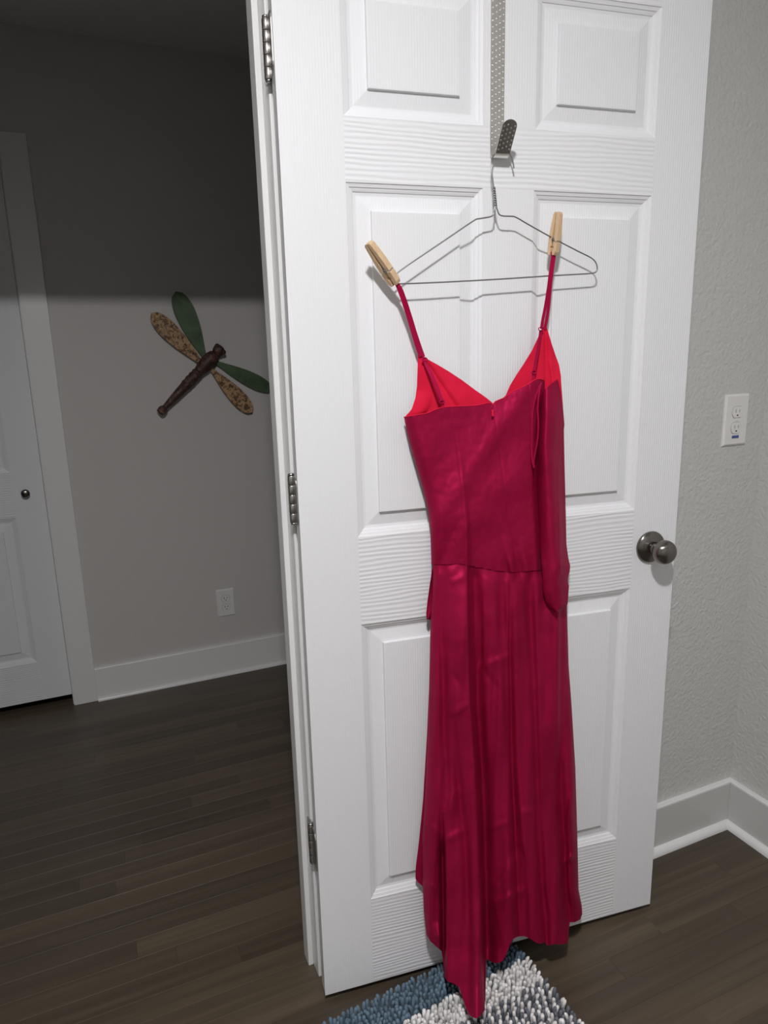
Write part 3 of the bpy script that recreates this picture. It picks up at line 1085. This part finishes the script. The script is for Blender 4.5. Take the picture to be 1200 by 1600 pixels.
def sk_w(X, Y, S):
    w0 = np.interp(Y, [880, 1000, 1200, 1400, 1480, 1540, 1592], [.046, .052, .064, .082, .092, .115, .152])
    wb = np.interp(Y, [880, 1300, 1600], [.020, .026, .045])
    f = np.zeros_like(X)
    # main fold line left of centre, with the trough beside it
    f += ridge(X, Y, [(729, 880), (731, 1000), (733, 1090), (741, 1200), (746, 1300), (750, 1400), (752, 1500), (757, 1590)], [(880, .010), (930, .018), (1000, .022), (1150, .017), (1300, .020), (1480, .028), (1590, .028)], 34, 2.6)
    f -= ridge(X, Y, [(741, 880), (743, 1000), (746, 1100), (753, 1200), (757, 1300), (760, 1400), (762, 1590)], [(880, .008), (1000, .015), (1200, .026), (1480, .032), (1590, .016)], 7, 12)
    # slit to the left of the tail
    f -= ridge(X, Y, [(684, 1150), (690, 1240), (692, 1320), (694, 1420), (694, 1540)], [(1260, 0), (1310, .006), (1335, .022), (1540, .028)], 4.5, 2.5)
    f -= step(-X, Y, [(-684, 1150), (-690, 1240), (-692, 1320), (-694, 1420), (-694, 1540)], [(1230, 0), (1320, .010), (1540, .020)], 1.2)
    # left hip folds
    f += ridge(X, Y, [(684, 890), (679, 960), (683, 1080), (686, 1200), (676, 1330), (672, 1450)], [(890, .003), (1000, .005), (1300, .005), (1450, .004)], 7, 8)
    f -= ridge(X, Y, [(693, 905), (689, 980), (693, 1100), (699, 1250)], [(890, .002), (980, .006), (1200, .005), (1260, 0)], 7, 8)
    f -= ridge(X, Y, [(706, 1090), (712, 1180), (720, 1260), (728, 1330), (734, 1480)], [(1080, 0), (1150, .005), (1300, .006), (1480, .005)], 7, 6)
    # centre back folds
    for poly, a0, a1, l_, r_ in (
            ([(752, 930), (756, 1040), (764, 1200), (770, 1480)], .003, .005, 7, 15),
            ([(771, 930), (782, 1100), (790, 1200), (792, 1300), (800, 1460)], .005, .007, 15, 7),
            ([(793, 905), (806, 1100), (812, 1240), (824, 1350), (832, 1470)], .005, .007, 7, 14),
            ([(812, 900), (820, 1000), (828, 1150), (832, 1300), (846, 1470)], .004, .006, 12, 7),
            ([(836, 900), (840, 1000), (846, 1180), (851, 1300), (862, 1470)], .005, .007, 6, 12),
            ([(857, 960), (860, 1100), (866, 1250), (872, 1400), (880, 1470)], .004, .006, 10, 6)):
        f += 1.5 * ridge(X, Y, poly, [(890, a0 * .3), (960, a0), (1200, a0), (1480, a1)], l_, r_)
    f -= ridge(X, Y, [(797, 920), (797, 1010), (799, 1100), (800, 1200), (805, 1300), (812, 1470)], [(900, .001), (980, .007), (1100, .007), (1480, .006)], 3, 6)
    f -= ridge(X, Y, [(751, 920), (752, 1035)], [(915, 0), (960, .004), (1030, .005), (1050, 0)], 5, 3)
    # bright ridge and dark side at the right
    f += ridge(X, Y, [(872, 950), (872, 1040), (871, 1110), (872, 1200), (878, 1300), (884, 1400), (888, 1470)], [(950, .008), (1100, .010), (1180, .006), (1240, .002), (1380, .003), (1470, .010)], 10, 3.0)
    f -= ridge(X, Y, [(868, 1120), (873, 1200), (878, 1300), (882, 1400), (884, 1470)], [(1130, 0), (1200, .010), (1300, .018), (1400, .016), (1470, .004)], 11, 7)
    f += ridge(X, Y, [(893, 1150), (894, 1250), (893, 1350), (896, 1430)], [(1150, 0), (1220, .006), (1400, .010), (1440, .006)], 6, 9)
    f -= step(X, Y, [(873, 950), (875, 1110), (876, 1200), (881, 1300), (886, 1400), (889, 1470)], [(950, .004), (1200, .006), (1400, .014), (1470, .028)], 3.0)
    f += crease(X, Y, (884, 1300), (898, 1225), .006, 4, 5) + crease(X, Y, (882, 1350), (896, 1335), .006, 4, 3) + crease(X, Y, (890, 1410), (887, 1345), .004, 3)
    # flip of the left hem corner
    f += ridge(X, Y, [(684, 1440), (688, 1490)], [(1440, 0), (1462, .012), (1490, .004)], 8, 5)
    # kinks and creases
    for p0, p1, a_, w1, w2 in (
            ((758, 1414), (808, 1336), .006, 5, 9), ((762, 1416), (826, 1384), .005, 3, 8), ((690, 1288), (714, 1230), .005, 4, 8), ((694, 1312), (726, 1296), .004, 3, 6),
            ((662, 1378), (690, 1390), .004, 3, 7), ((664, 1282), (690, 1304), .003, 3, 6), ((760, 1298), (800, 1280), .003, 3, 5), ((804, 1270), (842, 1266), .002, 3, 5),
            ((752, 1040), (800, 1022), .004, 3, 7), ((756, 1046), (776, 1076), -.003, 4, 4), ((734, 1098), (706, 1120), .004, 3, 6), ((726, 1085), (708, 1050), -.003, 4, 4),
            ((704, 910), (728, 898), .004, 3, 5), ((700, 893), (716, 882), .004, 3, 4), ((838, 1385), (812, 1300), .003, 3, 4), ((846, 1400), (836, 1262), -.003, 3, 3),
            ((862, 1440), (852, 1370), .003, 3, 3), ((838, 1465), (834, 1385), .003, 3, 3), ((848, 1462), (846, 1392), -.003, 2.5, 2.5), ((700, 1532), (696, 1440), .004, 4, 3),
            ((744, 1490), (720, 1430), .003, 5, 8), ((766, 1490), (760, 1425), -.004, 4, 5), ((790, 1490), (772, 1400), .004, 4, 7)):
        f += crease(X, Y, p0, p1, a_ * .6, w1 * 1.3, w2 * 1.3)
    f *= 1.35
    f += .012 * fbm(X + .06 * (Y - 900), Y, .034, .0028, 3.1, 2) * np.clip((Y - 880) / 120, .15, 1)
    f += .0022 * fbm(X + .04 * (Y - 900), Y, .070, .006, 13.7, 1)
    f += .0012 * fbm(X, Y, .03, .03, 8.2, 3)
    e_ = rnd(X - sk_xl(Y), 26) * rnd(sk_xr(Y) - X, 17)
    out = np.maximum(.012, wb + (w0 + f - wb) * e_)
    # meets the bodice at the waist seam
    k_ = np.clip((Y - sk_top(X)) / 16, 0, 1) ** 1.0
    return out * k_ + (1 - k_) * (bb_w(X, np.minimum(Y, bb_hem(X)), S) - .0012)


SK = sheet('skirt_back', sk_xl, sk_xr, sk_top, sk_hem, 876, 1596, sk_w, M['satin'], nc=230, dy=3.0)
# ---- skirt, door side layer
sf_xl = along([(678, 870), (676, 950), (671.5, 1050), (667, 1150), (661, 1250), (654, 1320), (649.5, 1355), (649, 1372), (650, 1380), (655, 1500)])
sf_xr = along([(884, 870), (884, 950), (886, 1040), (890, 1100), (897, 1200), (900, 1300), (904, 1400), (908, 1425), (905, 1500)])
sf_hem = tab([(648, 1371), (653, 1379), (660, 1384), (690, 1440), (740, 1452), (800, 1448), (860, 1444), (906, 1436)])


def sf_w(X, Y, S):
    base = .010 + .004 * np.sin(S * 34) + np.interp(Y, [880, 1450], [.002, .008])
    return base + .003 * fbm(X, Y, .04, .01, 21.0, 2)


sheet('skirt_front', sf_xl, sf_xr, tab([(0, 882), (2000, 882)]), sf_hem, 878, 1460, sf_w, M['satin'], nc=70, dy=7.0)

sheet('bodice_back', bb_xl, bb_xr, bb_top, bb_hem, 586, 900, bb_w, M['satin'], nc=170, dy=2.5, solid=.0011)

ex_ = np.linspace(631.5, 850, 90)
ey_ = bb_top(ex_)
ew_ = bb_w(ex_, ey_, ex_)
MB().tube([tuple(p) for p in unproj_arr(ex_, ey_, ew_)], .0009, 6).build('top_edge', M['lining'], dress, off=DO, smooth=True)

# ---- rounded side of the bodice and peplum end hanging at the right
sp_xl = along([(846, 585), (845, 615), (841, 660), (837.5, 705), (837, 760), (841, 830), (847, 890), (849, 925), (853, 941), (860, 951), (868, 956)])
sp_xr = along([(876, 585), (880, 640), (882, 664), (881, 672), (882, 720), (884, 800), (885, 850), (888, 872), (891, 884), (890, 894), (887.5, 902), (887, 908), (889, 916), (888, 930), (887, 944), (882, 951), (872, 956)])
sp_top = tab([(836, 640), (842, 615), (846, 611), (852, 608), (860, 601), (868, 595), (877, 589), (890, 589)])


def sp_w(X, Y, S):
    pk = np.interp(Y, [590, 700, 800, 956], [.30, .36, .48, .5])
    pr_ = np.where(S < pk, np.sin(np.clip(S / pk, 0, 1) * np.pi / 2) ** .8, np.cos(np.clip((S - pk) / (1 - pk), 0, 1) * np.pi / 2) ** 1.15)
    lo = np.interp(Y, [590, 640, 720, 830, 885, 956], [.022, .016, .014, .030, .060, .066])
    hi = np.interp(Y, [590, 640, 720, 900, 956], [.036, .054, .070, .082, .080])
    f = .002 * fbm(X, Y, .05, .018, 60.0, 3)
    f += .004 * np.exp(-((X - 874 - .02 * (Y - 800)) / 2.5) ** 2) * np.clip((Y - 720) / 60, 0, 1) * np.clip((905 - Y) / 20, 0, 1)
    f += .0035 * np.exp(-((X - 882) / 5) ** 2 - ((Y - 903) / 7) ** 2) - .003 * np.exp(-((X - 880) / 6) ** 2 - ((Y - 892) / 6) ** 2)
    rlow = np.where(S > pk, np.interp(Y, [590, 860, 910, 956], [.018, .018, .040, .062]), lo)
    return np.maximum(.014, rlow + (hi - rlow) * pr_ + f)


sheet('bodice_side', sp_xl, sp_xr, sp_top, tab([(0, 956), (2000, 956)]), 586, 956, sp_w, M['satin'], nc=60, dy=2.5)

# ---- front of the bodice: lining of the two cups seen from inside, and its satin face towards the door
lc_xl = along([(653, 551), (652.5, 573), (651.5, 603), (649, 622), (643, 640), (632, 652), (637, 664), (645, 692), (656, 730)])
lc_xr = along([(656.5, 551), (664, 559), (684, 570), (700, 579.5), (722, 594), (742, 609), (758, 620), (771, 630.5), (775, 650), (775, 720)])
rc_xl = along([(848, 510), (843, 522), (831, 548), (818, 569), (806, 587), (797, 602), (790, 618), (772, 634), (768, 720)])
rc_xr = along([(854, 510), (862, 537), (868, 555), (873.5, 570), (876.5, 588), (879, 640), (880, 720)])
big = tab([(0, 5000), (2000, 5000)])
nil = tab([(0, 0), (2000, 0)])


def cup_w(side):
    def fn(X, Y, S):
        base = np.interp(Y, [510, 552, 600, 640, 720], [.022, .019, .014, .012, .012])
        f = .004 * np.sin(S * np.pi) * np.clip((Y - 560) / 60, 0, 1)
        if side == 'l':
            f -= .0030 * np.exp(-((X - 672 - .66 * (Y - 575)) / 3.0) ** 2)
            f += .0020 * np.exp(-((X - 682 - .66 * (Y - 575)) / 5.0) ** 2)
            f += .010 * rnd(26 - (X - lc_xl(Y)), 26) * np.clip((Y - 610) / 35, 0, 1)
        else:
            f += .0030 * np.exp(-((X - 861 - .04 * (Y - 560)) / 5.0) ** 2)
            f -= .0025 * np.exp(-((X - 853) / 3.0) ** 2)
            f += .008 * rnd(16 - (rc_xr(Y) - X), 16) * np.clip((Y - 560) / 35, 0, 1)
        f += .0016 * fbm(X, Y, .03, .02, 71.0 if side == 'l' else 77.0, 3)
        return np.maximum(.0105, base + f)
    return fn


for nm, a, b, y0, sd_ in (('cup_lining', lc_xl, lc_xr, 551, 'l'), ('cup_lining', rc_xl, rc_xr, 510, 'r')):
    wfn = cup_w(sd_)
    o = sheet(nm, a, b, nil, big, y0, 700, wfn, M['lining'], nc=60, dy=2.5)
    o['label'] = 'bright red lining inside the cup'
    sheet('cup_face', a, b, nil, big, y0, 700, lambda X, Y, S, q=wfn: q(X, Y, S) - .0022, M['satin'], nc=40, dy=4)
# front of the waist between cups and skirt, against the door
sheet('bodice_front', along([(640, 690), (672, 800), (677, 890)]), along([(879, 690), (883, 890)]), nil, big, 690, 890, lambda X, Y, S: .011 + .002 * np.sin(S * 20), M['satin'], nc=30, dy=10)


# ---- shoulder straps, each a doubled band, with slider and rear strap
def band(nm, pts, wd, th, mat=None, parent=None, n=6):
    return MB().ribbon(spline(PX(pts), n), wd, th).build(nm, mat or M['band'], parent or dress, off=DO, smooth=True, sharp=50)


band('strap', [(618, 441, .0355), (622.5, 450, .0355), (630, 471, .033), (638, 496, .028), (645, 520, .025), (652, 543, .022), (657, 557, .021)], .0058, .0016)
band('strap', [(621, 444, .0365), (626.5, 452, .0362), (634, 472, .031), (642, 497, .027), (649, 520, .024), (656, 541, .022), (662, 558, .021)], .0056, .0016)
band('strap', [(863, 394, .030), (863, 404, .032), (860, 425, .034), (856.5, 452, .030), (852, 480, .024), (848, 500, .023), (846, 514, .023)], .0056, .0016)
band('strap', [(866, 394, .029), (865.5, 404, .031), (862.5, 425, .033), (859.5, 452, .029), (857, 480, .024), (854, 500, .022), (851, 515, .021)], .0056, .0016)
band('rear_strap', [(662, 561, .026), (666, 571, .028), (674, 588, .033), (683, 609, .038), (691, 629, .043), (692.5, 637, .044)], .0050, .0014)
band('rear_strap', [(665.5, 563, .0245), (670, 574, .026), (678, 590, .030), (686, 609, .035), (692, 627, .042)], .0024, .0014)
band('rear_strap', [(845, 516, .026), (843, 530, .029), (840, 548, .034), (836.5, 568, .038), (834, 582, .041), (833, 594, .042)], .0056, .0014)
for px, py, w_ in ((663.5, 561.5, .0275), (845, 514, .029), (834, 581.5, .044), (690.5, 628, .046)):
    c = Vector(unproj(px, py, w_))
    rg = [c + Vector((.0048 * math.cos(q), 0, .0030 * math.sin(q))) for q in [2 * math.pi * i / 20 for i in range(21)]]
    MB().tube(rg, .0009, 6).build('slider_ring', M['band'], dress, off=DO, smooth=True)

# ---- thin hanging loop at the right of the back
lp = [(846, 598, .050), (842, 606, .058), (836, 622, .064), (832, 645, .066), (830.5, 675, .066), (830.5, 705, .066), (832, 722, .067), (834.5, 731, .067)]
band('hanger_loop', lp, .0030, .0011)
lp = [(844, 603, .056), (841.5, 620, .066), (840, 640, .069), (841, 660, .070), (840, 685, .070), (837, 703, .069), (834, 718, .068), (834.5, 731, .067)]
band('hanger_loop', lp, .0028, .0011)

# ---- zip pull
zp = empty('zip_pull', tuple(Vector(unproj(769.5, 637, .051)) - Vector(DO)))
zp.parent = dress
MB().tube([(.0026 * math.cos(q), -.0012, .0032 * math.sin(q)) for q in [2 * math.pi * i / 16 for i in range(17)]], .0007, 6).build('zip_slider', M['band'], zp, smooth=True)
bevel(MB().box((-.0022, -.0022, -.0155), (.0022, -.0006, -.0035)).build('zip_tab', M['lining'], zp), .0006)
# ---- end of the sash at the left hip
sheet('sash_end', along([(675, 886), (672, 915), (668.5, 940), (666.5, 960), (667, 965)]), along([(678, 886), (678, 930), (677, 950), (675, 962), (672, 966)]), nil, big, 888, 966, lambda X, Y, S: .022 + .003 * np.sin(S * 7 + Y * .05), M['satin'], nc=10, dy=4, solid=.001)
